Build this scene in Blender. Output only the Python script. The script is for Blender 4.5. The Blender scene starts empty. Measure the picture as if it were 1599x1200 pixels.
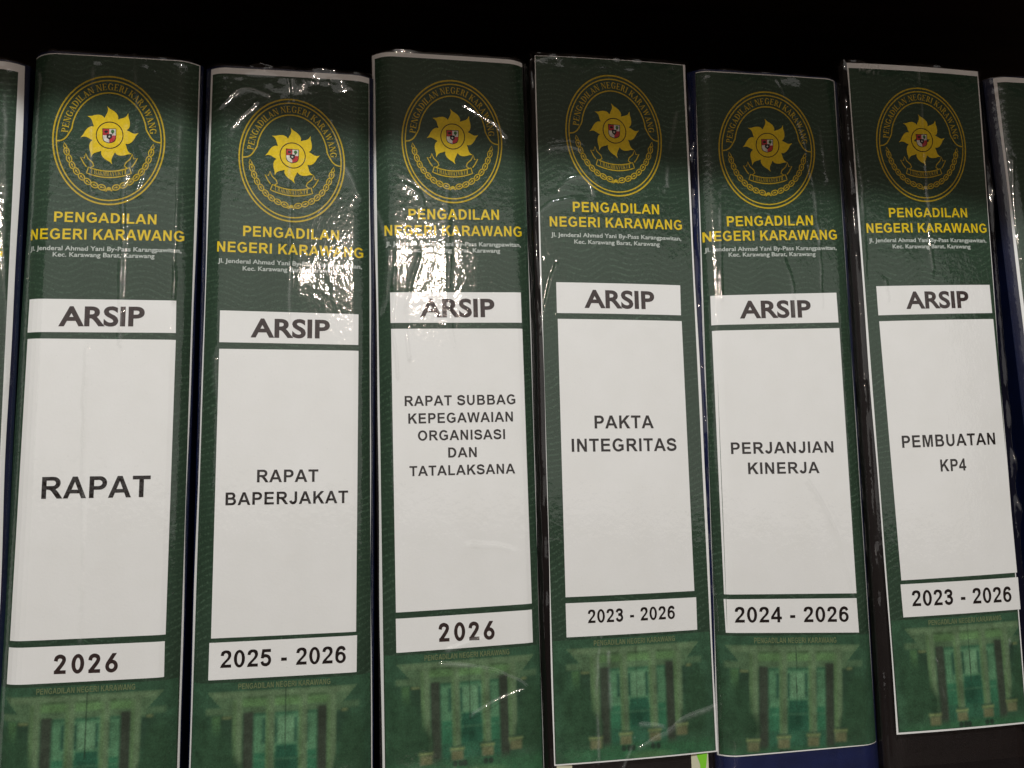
import bpy, math, random
import numpy as np
from mathutils import Vector, Matrix
from mathutils.geometry import tessellate_polygon

random.seed(7)
rng = np.random.default_rng(11)
sc = bpy.context.scene
COL = sc.collection

# ---------------------------------------------------------------- camera, light, exposure
ZB = 0.190                                   # the row's coordinates are measured from a line this far above the shelf
camd = bpy.data.cameras.new('camera')
cam = bpy.data.objects.new('camera', camd); COL.objects.link(cam)
camd.sensor_fit = 'HORIZONTAL'; camd.sensor_width = 36; camd.lens = 27.017
camd.clip_start = 0.01; camd.clip_end = 50
def w3(u, v, d): return Vector((u, -d, v + ZB))
def wv(t): return Vector((t[0], -t[2], t[1]))
rt, up, bk = wv((0.98692613, -0.02239649, 0.15960956)), wv((0.00581695, 0.99460259, 0.10359467)), wv((-0.16106824, -0.10131185, 0.98172956))
M = Matrix.Identity(4)
for r in range(3):
    M[r][0], M[r][1], M[r][2] = rt[r], up[r], bk[r]
M.translation = w3(-0.05395786, -0.03393947, 0.3288794)
cam.matrix_world = M
sc.camera = cam

world = bpy.data.worlds.new('World'); sc.world = world; world.use_nodes = True
bg = world.node_tree.nodes['Background']
bg.inputs['Color'].default_value = (1.0, 0.74, 0.60, 1); bg.inputs['Strength'].default_value = 0.050

def lamp(name, loc, aim, sx, sy, power, color):
    l = bpy.data.lights.new(name, 'AREA'); l.shape = 'RECTANGLE'; l.size = sx; l.size_y = sy
    l.energy = power; l.color = color
    o = bpy.data.objects.new(name, l); COL.objects.link(o)
    o.location = loc; o.rotation_euler = (aim - loc).to_track_quat('-Z', 'Y').to_euler()
    return o
# ceiling tube just in front of the shelf: its light comes steeply down, the board above shades the tops
lamp('ceiling_tube', w3(-0.25, 1.80, 1.20), w3(0, 0, 0), 0.90, 0.12, 63.0, (0.97, 1.0, 0.995))
# lamp across the room: low and frontal, it gives the sparkle in the film
lamp('room_lamp', w3(-0.03, 0.84, 3.10), w3(0, 0, 0), 0.17, 0.115, 11.0, (1.0, 0.82, 0.70))
# the bright far side of the room, which the film mirrors as a pale haze that ends in a soft edge
far = lamp('room_light_band', w3(0.60, 0.46, 3.25), w3(0.60, 0.46, 0), 5.2, 1.50, 12.4, (1.0, 0.96, 0.92))
far.rotation_euler.rotate_axis('Z', math.radians(-4.5))

sc.view_settings.view_transform = 'Standard'; sc.view_settings.look = 'None'
sc.view_settings.exposure = 0; sc.view_settings.gamma = 1; sc.view_settings.use_curve_mapping = False
sc.render.engine = 'CYCLES'
sc.cycles.use_denoising = True
sc.cycles.max_bounces = 8; sc.cycles.transparent_max_bounces = 12
sc.cycles.caustics_reflective = False; sc.cycles.caustics_refractive = False

# ---------------------------------------------------------------- measured layout (mm, in the plane of the spines)
DATA = {0: {'R': [(-201.56, 132.41), (-201.93, 2.26)], 'T': (-207.11, 134.34), 'bulge': [], 'crease': [[(-206.99, 119.51), (-202.64, 1.19)]]},
 1: {'L': [(-197.88, 138.8), (-201.17, -73.44)],
     'R': [(-132.22, 138.8), (-134.63, -76.45)],
     'T': (-173.01, 139.08),
     'addr': [('Jl. Jenderal Ahmad Yani By-Pass Karangpawitan,', (-196.02, 55.42), (-137.7, 55.58), 1.87), ('Kec. Karawang Barat, Karawang', (-186.7, 52.83), (-147.96, 52.93), 1.86)],
     'bulge': [],
     'court': [('PENGADILAN', (-186.71, 67.31), (-147.6, 67.21), 4.21), ('NEGERI KARAWANG', (-196.12, 59.96), (-136.87, 60.44), 4.43)],
     'crease': [[(-157.72, 140.38), (-156.13, 117.37), (-157.0, 102.29), (-153.7, 90.55), (-155.7, 80.87)], [(-160.15, 108.24), (-158.47, 91.73), (-160.21, 82.35), (-160.35, 41.9), (-160.14, 16.57)],
                [(-173.56, 132.59), (-172.95, 80.26)], [(-138.71, 109.31), (-140.21, 35.24)], [(-172.62, 15.24), (-171.77, -49.65), (-171.06, -101.1)]],
     'emb': ((-188.57, 101.8), (-144.75, 102.86), (-167.45, 130.7), (-166.22, 74.93)),
     'head': ('ARSIP', (-183.61, 24.32), (-151.21, 24.44), 8.14),
     'panel': {'a': [(-195.33, 35.47), (-139.24, 35.33), (-139.18, 21.86), (-195.61, 21.97)],
               't': [(-195.44, 19.37), (-139.13, 19.0), (-140.5, -98.37), (-197.26, -97.77)],
               'y': [(-197.61, -100.24), (-140.73, -100.93), (-140.73, -114.58), (-197.83, -113.91)]},
     'title': [('RAPAT', (-187.43, -44.05), (-147.38, -44.45), 8.5)],
     'year': ('2026', (-180.71, -110.78), (-157.62, -111.43), 7.21)},
 2: {'L': [(-127.57, 135.62), (-130.6, -76.63)],
     'R': [(-60.68, 134.1), (-60.65, -79.79)],
     'T': (-97.2, 137.1),
     'addr': [('Jl. Jenderal Ahmad Yani By-Pass Karangpawitan,', (-123.11, 51.67), (-64.1, 50.13), 1.86), ('Kec. Karawang Barat, Karawang', (-113.14, 48.42), (-74.19, 47.96), 1.86)],
     'bulge': [(-96.77, 45.08, 9, 0.66), (-94.77, 135.79, 7, 0.85)],
     'court': [('PENGADILAN', (-113.15, 63.21), (-73.72, 62.2), 4.47), ('NEGERI KARAWANG', (-123.54, 56.36), (-63.6, 54.89), 4.44)],
     'crease': [[(-94.81, 141.92), (-94.15, 83.06), (-93.52, 27.59)], [(-79.63, 147.34), (-78.23, 132.71), (-76.3, 115.32), (-69.5, 93.96), (-64.89, 81.24)],
                [(-124.19, 118.54), (-113.85, 127.7), (-103.24, 125.43)], [(-118.86, 110.3), (-108.51, 122.26)], [(-123.77, 11.32), (-122.68, -9.81)]],
     'emb': ((-115.36, 98.16), (-71.02, 95.43), (-93.17, 124.85), (-93.78, 69.92)),
     'head': ('ARSIP', (-109.63, 20.12), (-77.51, 19.7), 8.0),
     'panel': {'a': [(-121.91, 31.41), (-65.6, 30.24), (-65.73, 17.05), (-122.03, 18.09)],
               't': [(-121.99, 15.32), (-65.63, 14.58), (-66.85, -101.36), (-123.3, -100.83)],
               'y': [(-123.92, -102.53), (-66.47, -102.83), (-66.68, -117.38), (-124.12, -116.88)]},
     'title': [('RAPAT', (-106.42, -39.74), (-82.06, -40.14), 5.1), ('BAPERJAKAT', (-118.61, -48.63), (-70.04, -49.18), 5.1)],
     'year': ('2025 - 2026', (-119.66, -112.34), (-70.96, -113.33), 6.61)},
 3: {'L': [(-59.37, 146.76), (-57.23, -79.94)],
     'R': [(8.77, 147.5), (9.93, -82.98)],
     'T': (-28.57, 148.8),
     'addr': [('Jl. Jenderal Ahmad Yani By-Pass Karangpawitan,', (-53.98, 60.48), (5.52, 61.37), 1.9), ('Kec. Karawang Barat, Karawang', (-43.95, 57.87), (-3.96, 58.41), 1.9)],
     'bulge': [],
     'court': [('PENGADILAN', (-44.04, 72.5), (-4.14, 73.36), 4.64), ('NEGERI KARAWANG', (-54.45, 65.04), (6.04, 66.09), 4.62)],
     'crease': [[(-46.71, 89.08), (-39.24, 83.56), (-37.89, 79.26)], [(-57.27, 75.77), (-52.45, 55.98), (-55.58, 30.66)], [(-39.52, 56.26), (-43.79, 42.01), (-46.07, 30.75), (-44.06, 11.29)],
                [(-49.75, 50.37), (-50.99, 27.92), (-49.0, 3.03)], [(-26.53, 88.38), (-26.74, 33.75), (-24.76, 16.87)], [(-18.83, 125.74), (-5.92, 118.93), (-0.22, 112.6)],
                [(-32.04, -115.75), (-20.09, -117.79), (-8.05, -121.66), (3.22, -128.11), (-8.27, -131.99), (-19.63, -137.33)], [(-29.31, -109.99), (-15.86, -106.63)],
                [(-17.87, -67.49), (-2.84, -70.21)]],
     'emb': ((-46.83, 108.45), (-1.85, 108.66), (-24.35, 137.57), (-24.67, 80.37)),
     'head': ('ARSIP', (-39.63, 29.07), (-7.01, 29.48), 8.19),
     'panel': {'a': [(-52.28, 39.95), (4.94, 40.73), (5.05, 27.15), (-52.09, 26.65)],
               't': [(-51.91, 24.07), (5.24, 24.49), (6.5, -93.88), (-50.69, -94.6)],
               'y': [(-50.78, -97.12), (6.44, -96.4), (6.56, -109.97), (-50.62, -110.77)]},
     'title': [('RAPAT SUBBAG', (-46.4, -9.17), (1.32, -8.83), 4.31), ('KEPEGAWAIAN', (-44.95, -16.65), (0.08, -16.34), 4.3), ('ORGANISASI', (-40.98, -23.93), (-3.54, -23.87), 4.27),
               ('DAN', (-28.23, -31.31), (-16.0, -31.35), 4.25), ('TATALAKSANA', (-44.64, -38.82), (0.52, -38.71), 4.23)],
     'year': ('2026', (-33.25, -107.31), (-9.79, -107.57), 7.55)},
 4: {'B': (49.75, -160.32),
     'L': [(13.83, 151.46), (14.24, -160.91)],
     'R': [(86.25, 151.16), (86.57, -159.65)],
     'T': (48.95, 151.28),
     'addr': [('Jl. Jenderal Ahmad Yani By-Pass Karangpawitan,', (19.14, 66.19), (80.33, 65.78), 1.91), ('Kec. Karawang Barat, Karawang', (29.61, 63.05), (69.66, 62.78), 1.91)],
     'bulge': [(55.27, -143.81, 9, 0.5)],
     'court': [('PENGADILAN', (29.42, 77.8), (70.1, 77.78), 4.64), ('NEGERI KARAWANG', (18.66, 70.83), (80.97, 70.84), 4.62)],
     'crease': [[(19.68, 107.51), (27.78, 109.09), (33.73, 107.24)], [(23.29, 88.43), (28.18, 92.81), (36.27, 93.11), (39.35, 86.3)], [(12.95, 76.49), (20.14, 81.76), (29.4, 83.86)],
                [(12.69, 22.67), (17.3, 42.9), (21.09, 53.16)], [(50.51, -155.55), (63.03, -150.2), (70.19, -145.43), (85.61, -141.45)], [(52.34, -145.7), (62.28, -147.76)],
                [(36.08, -109.34), (33.5, -126.45), (33.44, -160.43)], [(39.24, -116.2), (39.32, -137.39)], [(80.71, 126.5), (75.49, 101.38), (74.45, 92.11)], [(49.26, -151.26), (43.72, -162.82)]],
     'emb': ((26.98, 115.22), (72.95, 113.02), (50.04, 143.9), (50.0, 85.76)),
     'head': ('ARSIP', (33.31, 33.79), (65.95, 33.45), 8.24),
     'panel': {'a': [(20.81, 45.36), (78.76, 44.81), (78.51, 30.9), (20.76, 31.44)],
               't': [(21.03, 28.82), (78.72, 28.2), (78.92, -91.9), (20.98, -91.8)],
               'y': [(20.9, -94.34), (79.62, -94.69), (79.44, -108.54), (20.9, -108.47)]},
     'title': [('PAKTA', (36.13, -20.0), (63.22, -20.26), 5.69), ('INTEGRITAS', (25.57, -29.97), (73.53, -30.5), 5.65)],
     'year': ('2023 - 2026', (30.35, -103.0), (69.38, -103.21), 5.54)},
 5: {'B': (120.53, -163.47),
     'L': [(92.13, 146.71), (88.34, -160.09)],
     'R': [(164.52, 152.95), (164.08, -166.88)],
     'T': (128.81, 149.33),
     'addr': [('Jl. Jenderal Ahmad Yani By-Pass Karangpawitan,', (92.43, 61.22), (158.57, 63.49), 1.97), ('Kec. Karawang Barat, Karawang', (103.5, 58.94), (147.32, 60.21), 1.97)],
     'bulge': [(111.72, 137.7, 6, 0.4)],
     'court': [('PENGADILAN', (103.49, 73.44), (147.14, 75.19), 4.8), ('NEGERI KARAWANG', (91.99, 66.01), (159.16, 68.55), 4.79)],
     'crease': [[(132.64, 146.98), (136.81, 139.13), (142.33, 126.53), (146.75, 107.51), (149.37, 82.24), (148.83, 35.58)], [(130.54, 59.91), (134.31, 47.67), (134.62, 32.39)],
                [(100.78, 89.99), (98.66, 38.06)], [(136.61, -45.09), (147.29, -65.76), (155.73, -99.16)], [(153.88, 123.89), (156.14, 98.32)]],
     'emb': ((101.11, 110.94), (150.58, 112.37), (126.81, 140.75), (124.94, 82.38)),
     'head': ('ARSIP', (107.42, 29.77), (143.17, 30.63), 8.28),
     'panel': {'a': [(93.94, 40.41), (156.89, 42.64), (157.0, 28.35), (93.76, 26.68)],
               't': [(93.87, 24.03), (157.2, 25.66), (157.01, -96.88), (93.39, -94.35)],
               'y': [(93.13, -96.41), (156.85, -99.02), (156.99, -114.28), (93.32, -110.91)]},
     'title': [('PERJANJIAN', (99.75, -32.46), (150.13, -32.75), 5.24), ('KINERJA', (107.45, -41.66), (142.42, -42.05), 5.21)],
     'year': ('2024 - 2026', (97.45, -106.65), (152.29, -109.21), 6.71)},
 6: {'B': (204.42, -159.75),
     'L': [(170.07, 158.27), (171.78, -159.6)],
     'R': [(242.65, 157.23), (238.4, -160.01)],
     'T': (205.82, 157.79),
     'addr': [('Jl. Jenderal Ahmad Yani By-Pass Karangpawitan,', (175.18, 67.28), (238.93, 68.83), 2.0), ('Kec. Karawang Barat, Karawang', (187.26, 64.49), (229.58, 65.46), 2.0)],
     'bulge': [],
     'court': [('PENGADILAN', (186.64, 79.88), (229.26, 81.15), 4.66), ('NEGERI KARAWANG', (174.43, 72.0), (239.65, 73.73), 4.63)],
     'crease': [[(173.04, 121.59), (173.22, 82.98), (172.87, 51.41)], [(182.08, 48.43), (183.04, 39.06)], [(208.91, 156.64), (207.3, 55.19)], [(194.1, -128.4), (196.12, -142.76), (199.17, -159.92)],
                [(233.08, -122.07), (228.28, -136.3)]],
     'emb': ((182.59, 116.38), (231.87, 118.04), (207.32, 146.99), (207.14, 88.25)),
     'head': ('ARSIP', (192.03, 34.88), (226.06, 35.76), 8.41),
     'panel': {'a': [(177.29, 45.86), (238.67, 47.51), (238.81, 33.46), (177.34, 31.75)],
               't': [(177.52, 28.87), (239.09, 30.5), (240.11, -91.18), (179.27, -92.04)],
               'y': [(178.7, -93.81), (240.33, -93.36), (240.28, -108.17), (178.97, -108.59)]},
     'title': [('PEMBUATAN', (184.6, -31.31), (234.22, -30.6), 5.67), ('KP4', (203.47, -42.79), (217.1, -42.57), 5.64)],
     'year': ('2023 - 2026', (183.76, -103.81), (235.79, -104.4), 7.01)},
 7: {'L': [(253.65, 154.84), (257.91, 25.37)], 'T': (266.34, 156.12), 'bulge': [], 'crease': [[(258.23, 112.26), (257.48, 75.74)]]}}

# ---------------------------------------------------------------- materials
def mat(name, base, rough=0.5, spec=0.3, coat=0.0):
    m = bpy.data.materials.new(name); m.use_nodes = True
    b = m.node_tree.nodes['Principled BSDF']
    b.inputs['Base Color'].default_value = (*base, 1); b.inputs['Roughness'].default_value = rough
    b.inputs['Specular IOR Level'].default_value = spec; b.inputs['Coat Weight'].default_value = coat
    return m
def N(m, kind, **kw):
    n = m.node_tree.nodes.new(kind)
    for k, v in kw.items(): setattr(n, k, v)
    return n
def L(m, a, b): m.node_tree.links.new(a, b)
def noise(m, vec, scale, detail=3, rough=0.55):
    n = N(m, 'ShaderNodeTexNoise'); n.inputs['Scale'].default_value = scale
    n.inputs['Detail'].default_value = detail; n.inputs['Roughness'].default_value = rough
    L(m, vec, n.inputs['Vector']); return n.outputs['Fac']
def math_(m, op, a, b=None, clamp=False):
    n = N(m, 'ShaderNodeMath', operation=op, use_clamp=clamp)
    for i, s in enumerate((a, b)):
        if s is None: continue
        if isinstance(s, (int, float)): n.inputs[i].default_value = s
        else: L(m, s, n.inputs[i])
    return n.outputs[0]
def mixc(m, fac, a, b, blend='MIX'):
    n = N(m, 'ShaderNodeMix', data_type='RGBA', blend_type=blend)
    for i, s in ((0, fac), (6, a), (7, b)):
        if isinstance(s, (int, float)): n.inputs[i].default_value = s
        elif isinstance(s, tuple): n.inputs[i].default_value = (*s, 1)
        else: L(m, s, n.inputs[i])
    return n.outputs[2]
def ramp(m, fac, lo, hi):
    n = N(m, 'ShaderNodeMapRange'); n.inputs['From Min'].default_value = lo; n.inputs['From Max'].default_value = hi
    L(m, fac, n.inputs['Value']); return n.outputs['Result']
def objco(m): return N(m, 'ShaderNodeTexCoord').outputs['Object']
def bump(m, h, strength, dist):
    n = N(m, 'ShaderNodeBump'); n.inputs['Strength'].default_value = strength; n.inputs['Distance'].default_value = dist
    L(m, h, n.inputs['Height']); return n.outputs['Normal']
def bsdf(m): return m.node_tree.nodes['Principled BSDF']

def make_paper():
    m = mat('white_paper', (0.80, 0.78, 0.745), 0.55, 0.25); co = objco(m)
    c = mixc(m, ramp(m, noise(m, co, 55, 4), 0.35, 0.7), (0.79, 0.77, 0.735), (0.82, 0.80, 0.77))
    c = mixc(m, ramp(m, noise(m, co, 1400, 2), 0.66, 0.80), c, (0.70, 0.68, 0.65))
    L(m, c, bsdf(m).inputs['Base Color'])
    L(m, bump(m, noise(m, co, 900, 3), 0.12, 0.0003), bsdf(m).inputs['Normal'])
    return m
def print_grain(m, co, c, amt=0.35):
    g = ramp(m, noise(m, co, 1500, 3, 0.7), 0.25, 0.75)
    return mixc(m, amt, c, mixc(m, g, (0.25, 0.25, 0.25), (0.85, 0.85, 0.85)), 'OVERLAY')
def make_green():
    m = mat('green_print', (0.03, 0.08, 0.05), 0.46, 0.14); co = objco(m)
    s = N(m, 'ShaderNodeSeparateXYZ'); L(m, co, s.inputs[0]); x, z = s.outputs['X'], s.outputs['Z']
    # wavy security lines, each one a broken row of tiny lettering
    wob = math_(m, 'MULTIPLY', math_(m, 'SINE', math_(m, 'MULTIPLY', x, 2*math.pi/0.021)), 0.0013)
    wob2 = math_(m, 'MULTIPLY', math_(m, 'SINE', math_(m, 'ADD', math_(m, 'MULTIPLY', x, 2*math.pi/0.047), math_(m, 'MULTIPLY', z, 70.0))), 0.0016)
    zz = math_(m, 'ADD', z, math_(m, 'ADD', wob, wob2))
    band = math_(m, 'SINE', math_(m, 'MULTIPLY', zz, 2*math.pi/0.0027))
    band = ramp(m, band, 0.15, 0.95)
    letters = ramp(m, noise(m, co, 1150, 1), 0.42, 0.60)
    patch = ramp(m, noise(m, co, 40, 2), 0.35, 0.68)
    line = math_(m, 'MULTIPLY', math_(m, 'MULTIPLY', band, letters), math_(m, 'ADD', math_(m, 'MULTIPLY', patch, 0.75), 0.25))
    c = mixc(m, ramp(m, noise(m, co, 22, 3), 0.3, 0.7), (0.019, 0.040, 0.023), (0.026, 0.052, 0.031))
    c = mixc(m, math_(m, 'MULTIPLY', line, 0.62), c, (0.075, 0.128, 0.082))
    c = print_grain(m, co, c, 0.55)
    L(m, c, bsdf(m).inputs['Base Color'])
    L(m, bump(m, noise(m, co, 1100, 3), 0.25, 0.0003), bsdf(m).inputs['Normal'])
    return m
def make_picture():
    m = mat('printed_photo', (0.05, 0.1, 0.05), 0.48, 0.12); co = objco(m)
    a = N(m, 'ShaderNodeVertexColor', layer_name='ink')
    c = mixc(m, 0.75, a.outputs['Color'], mixc(m, ramp(m, noise(m, co, 230, 4, 0.7), 0.3, 0.7), (0.32, 0.32, 0.32), (0.68, 0.68, 0.68)), 'OVERLAY')
    c = print_grain(m, co, c, 0.55)
    L(m, c, bsdf(m).inputs['Base Color'])
    L(m, bump(m, noise(m, co, 1100, 3), 0.2, 0.0003), bsdf(m).inputs['Normal'])
    return m
def make_ink(name, base, var=0.25):
    m = mat(name, base, 0.5, 0.14); co = objco(m)
    hi = tuple(min(1, k*(1+var)) for k in base); lo = tuple(k*(1-var) for k in base)
    L(m, mixc(m, ramp(m, noise(m, co, 900, 3), 0.3, 0.7), lo, hi), bsdf(m).inputs['Base Color'])
    return m
def make_cover(name, base):
    m = mat(name, base, 0.38, 0.4); co = objco(m)
    L(m, mixc(m, ramp(m, noise(m, co, 120, 4), 0.3, 0.7), tuple(k*0.75 for k in base), tuple(k*1.2 for k in base)), bsdf(m).inputs['Base Color'])
    L(m, bump(m, noise(m, co, 1300, 3), 0.25, 0.0004), bsdf(m).inputs['Normal'])
    return m
def make_film():
    m = bpy.data.materials.new('clear_film'); m.use_nodes = True
    nt = m.node_tree; nt.nodes.remove(bsdf(m)); out = nt.nodes['Material Output']; co = objco(m)
    tr = N(m, 'ShaderNodeBsdfTransparent'); gl = N(m, 'ShaderNodeBsdfAnisotropic'); gl.inputs['Roughness'].default_value = 0.075
    mp = N(m, 'ShaderNodeMapping'); mp.inputs['Scale'].default_value = (1.0, 1.0, 0.7); L(m, co, mp.inputs['Vector'])
    # the film clings to the grain of the paper: small dimples
    h = math_(m, 'ADD', noise(m, mp.outputs[0], 620, 2), math_(m, 'MULTIPLY', noise(m, mp.outputs[0], 210, 2), 1.3))
    nm = bump(m, h, 0.25, 0.0003)
    L(m, nm, gl.inputs['Normal'])
    # Schlick reflectance, the same from either side of the film
    dt = N(m, 'ShaderNodeVectorMath', operation='DOT_PRODUCT'); L(m, nm, dt.inputs[0]); L(m, N(m, 'ShaderNodeNewGeometry').outputs['Incoming'], dt.inputs[1])
    k5 = math_(m, 'POWER', math_(m, 'SUBTRACT', 1.0, math_(m, 'ABSOLUTE', dt.outputs['Value']), True), 5.0)
    fr = math_(m, 'ADD', math_(m, 'MULTIPLY', k5, 0.90), 0.085, True)
    mx = N(m, 'ShaderNodeMixShader'); L(m, fr, mx.inputs[0]); L(m, tr.outputs[0], mx.inputs[1]); L(m, gl.outputs[0], mx.inputs[2])
    # stretched folds turn milky
    at = N(m, 'ShaderNodeAttribute', attribute_name='milky'); df = N(m, 'ShaderNodeBsdfDiffuse'); df.inputs['Color'].default_value = (0.75, 0.76, 0.72, 1)
    k = math_(m, 'MULTIPLY', at.outputs['Fac'], math_(m, 'ADD', 0.12, math_(m, 'MULTIPLY', ramp(m, noise(m, co, 500, 3), 0.35, 0.7), 0.25)))
    m2 = N(m, 'ShaderNodeMixShader'); L(m, k, m2.inputs[0]); L(m, mx.outputs[0], m2.inputs[1]); L(m, df.outputs[0], m2.inputs[2])
    L(m, m2.outputs[0], out.inputs['Surface'])
    return m
PAPER = make_paper(); GREEN = make_green(); PICTURE = make_picture(); FILM = make_film()
GOLD = make_ink('gold_ink', (0.70, 0.49, 0.010), 0.10)
GOLDLINE = make_ink('gold_line_ink', (0.48, 0.33, 0.015), 0.15)
BLACKINK = make_ink('black_ink', (0.012, 0.008, 0.007), 0.35)
BROWNINK = make_ink('brown_black_ink', (0.036, 0.022, 0.020), 0.35)
WHITEINK = make_ink('white_print', (0.50, 0.53, 0.48), 0.15)
RED = make_ink('red_ink', (0.42, 0.03, 0.035)); SHIELDWHITE = make_ink('shield_white', (0.62, 0.58, 0.5))
LEAFINK = make_ink('leaf_green_ink', (0.05, 0.16, 0.04)); SIGNINK = make_ink('sign_ink', (0.135, 0.165, 0.075))
NAVY = make_cover('navy_board', (0.0028, 0.006, 0.030)); BLUE = make_cover('blue_board', (0.005, 0.011, 0.056)); BLACK = make_cover('black_board', (0.007, 0.005, 0.005))
CREAM = mat('cream_card', (0.62, 0.60, 0.42), 0.6); LIME = mat('lime_mark', (0.22, 0.62, 0.03), 0.5)

# ---------------------------------------------------------------- mesh helpers
def obj(name, verts, faces, mats, parent=None, fmat=None, smooth=False, attr=None):
    me = bpy.data.meshes.new(name)
    me.from_pydata([tuple(v) for v in verts], [], faces)
    for m in mats: me.materials.append(m)
    if fmat is not None: me.polygons.foreach_set('material_index', np.asarray(fmat, dtype=np.int32))
    if smooth: me.polygons.foreach_set('use_smooth', np.ones(len(faces), dtype=bool))
    me.update()
    o = bpy.data.objects.new(name, me); COL.objects.link(o)
    if parent: o.parent = parent
    return o
def box(x0, x1, y0, y1, z0, z1):
    v = [(x, y, z) for x in (x0, x1) for y in (y0, y1) for z in (z0, z1)]
    return v, [(0, 1, 3, 2), (4, 6, 7, 5), (0, 4, 5, 1), (2, 3, 7, 6), (0, 2, 6, 4), (1, 5, 7, 3)]

class Flat:
    """flat polygons gathered in one mesh: piece = outer contour + holes, in a 2D frame"""
    def __init__(s): s.v = []; s.f = []; s.m = []; s.k = 0
    def poly(s, conts, mi=0, lift=None):
        conts = [[Vector((p[0], p[1], 0)) for p in c] for c in conts if len(c) > 2]
        base = len(s.v); z = (s.k % 7)*4e-6 if lift is None else lift; s.k += 1
        for c in conts: s.v += [(p.x, p.y, z) for p in c]
        flat = [p for c in conts for p in c]
        for t in tessellate_polygon(conts):
            a, b, c = (flat[i] for i in t)
            if (b-a).cross(c-a).z < 0: t = (t[0], t[2], t[1])
            s.f.append(tuple(base+i for i in t)); s.m.append(mi)
    def tri(s, verts, faces, mi=0, lift=0.0):
        base = len(s.v); s.v += [(p[0], p[1], lift) for p in verts]
        for f in faces: s.f.append(tuple(base+i for i in f)); s.m.append(mi)

def arc(cx, cy, rx, ry, a0, a1, n=14):
    return [(cx+rx*math.cos(math.radians(a0+(a1-a0)*i/n)), cy+ry*math.sin(math.radians(a0+(a1-a0)*i/n))) for i in range(n+1)]
def spline(pts, n=6):
    P = [pts[0]] + list(pts) + [pts[-1]]; out = []
    for i in range(1, len(P)-2):
        p0, p1, p2, p3 = P[i-1:i+3]
        for k in range(n):
            t = k/n
            out.append(tuple(0.5*((2*p1[j]) + (-p0[j]+p2[j])*t + (2*p0[j]-5*p1[j]+4*p2[j]-p3[j])*t*t + (-p0[j]+3*p1[j]-3*p2[j]+p3[j])*t**3) for j in (0, 1)))
    out.append(tuple(pts[-1])); return out
def ribbon(pts, w, closed=False):
    n = len(pts); l = []; r = []
    for i, p in enumerate(pts):
        a = pts[i-1] if (i > 0 or closed) else p
        b = pts[(i+1) % n] if (i < n-1 or closed) else p
        dx, dy = b[0]-a[0], b[1]-a[1]; d = math.hypot(dx, dy) or 1
        ww = w[i] if isinstance(w, (list, tuple)) else w
        l.append((p[0]-dy/d*ww/2, p[1]+dx/d*ww/2)); r.append((p[0]+dy/d*ww/2, p[1]-dx/d*ww/2))
    if closed: return [l, r]
    return [l + r[::-1]]
def rect(x0, y0, x1, y1): return [(x0, y0), (x1, y0), (x1, y1), (x0, y1)]

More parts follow.
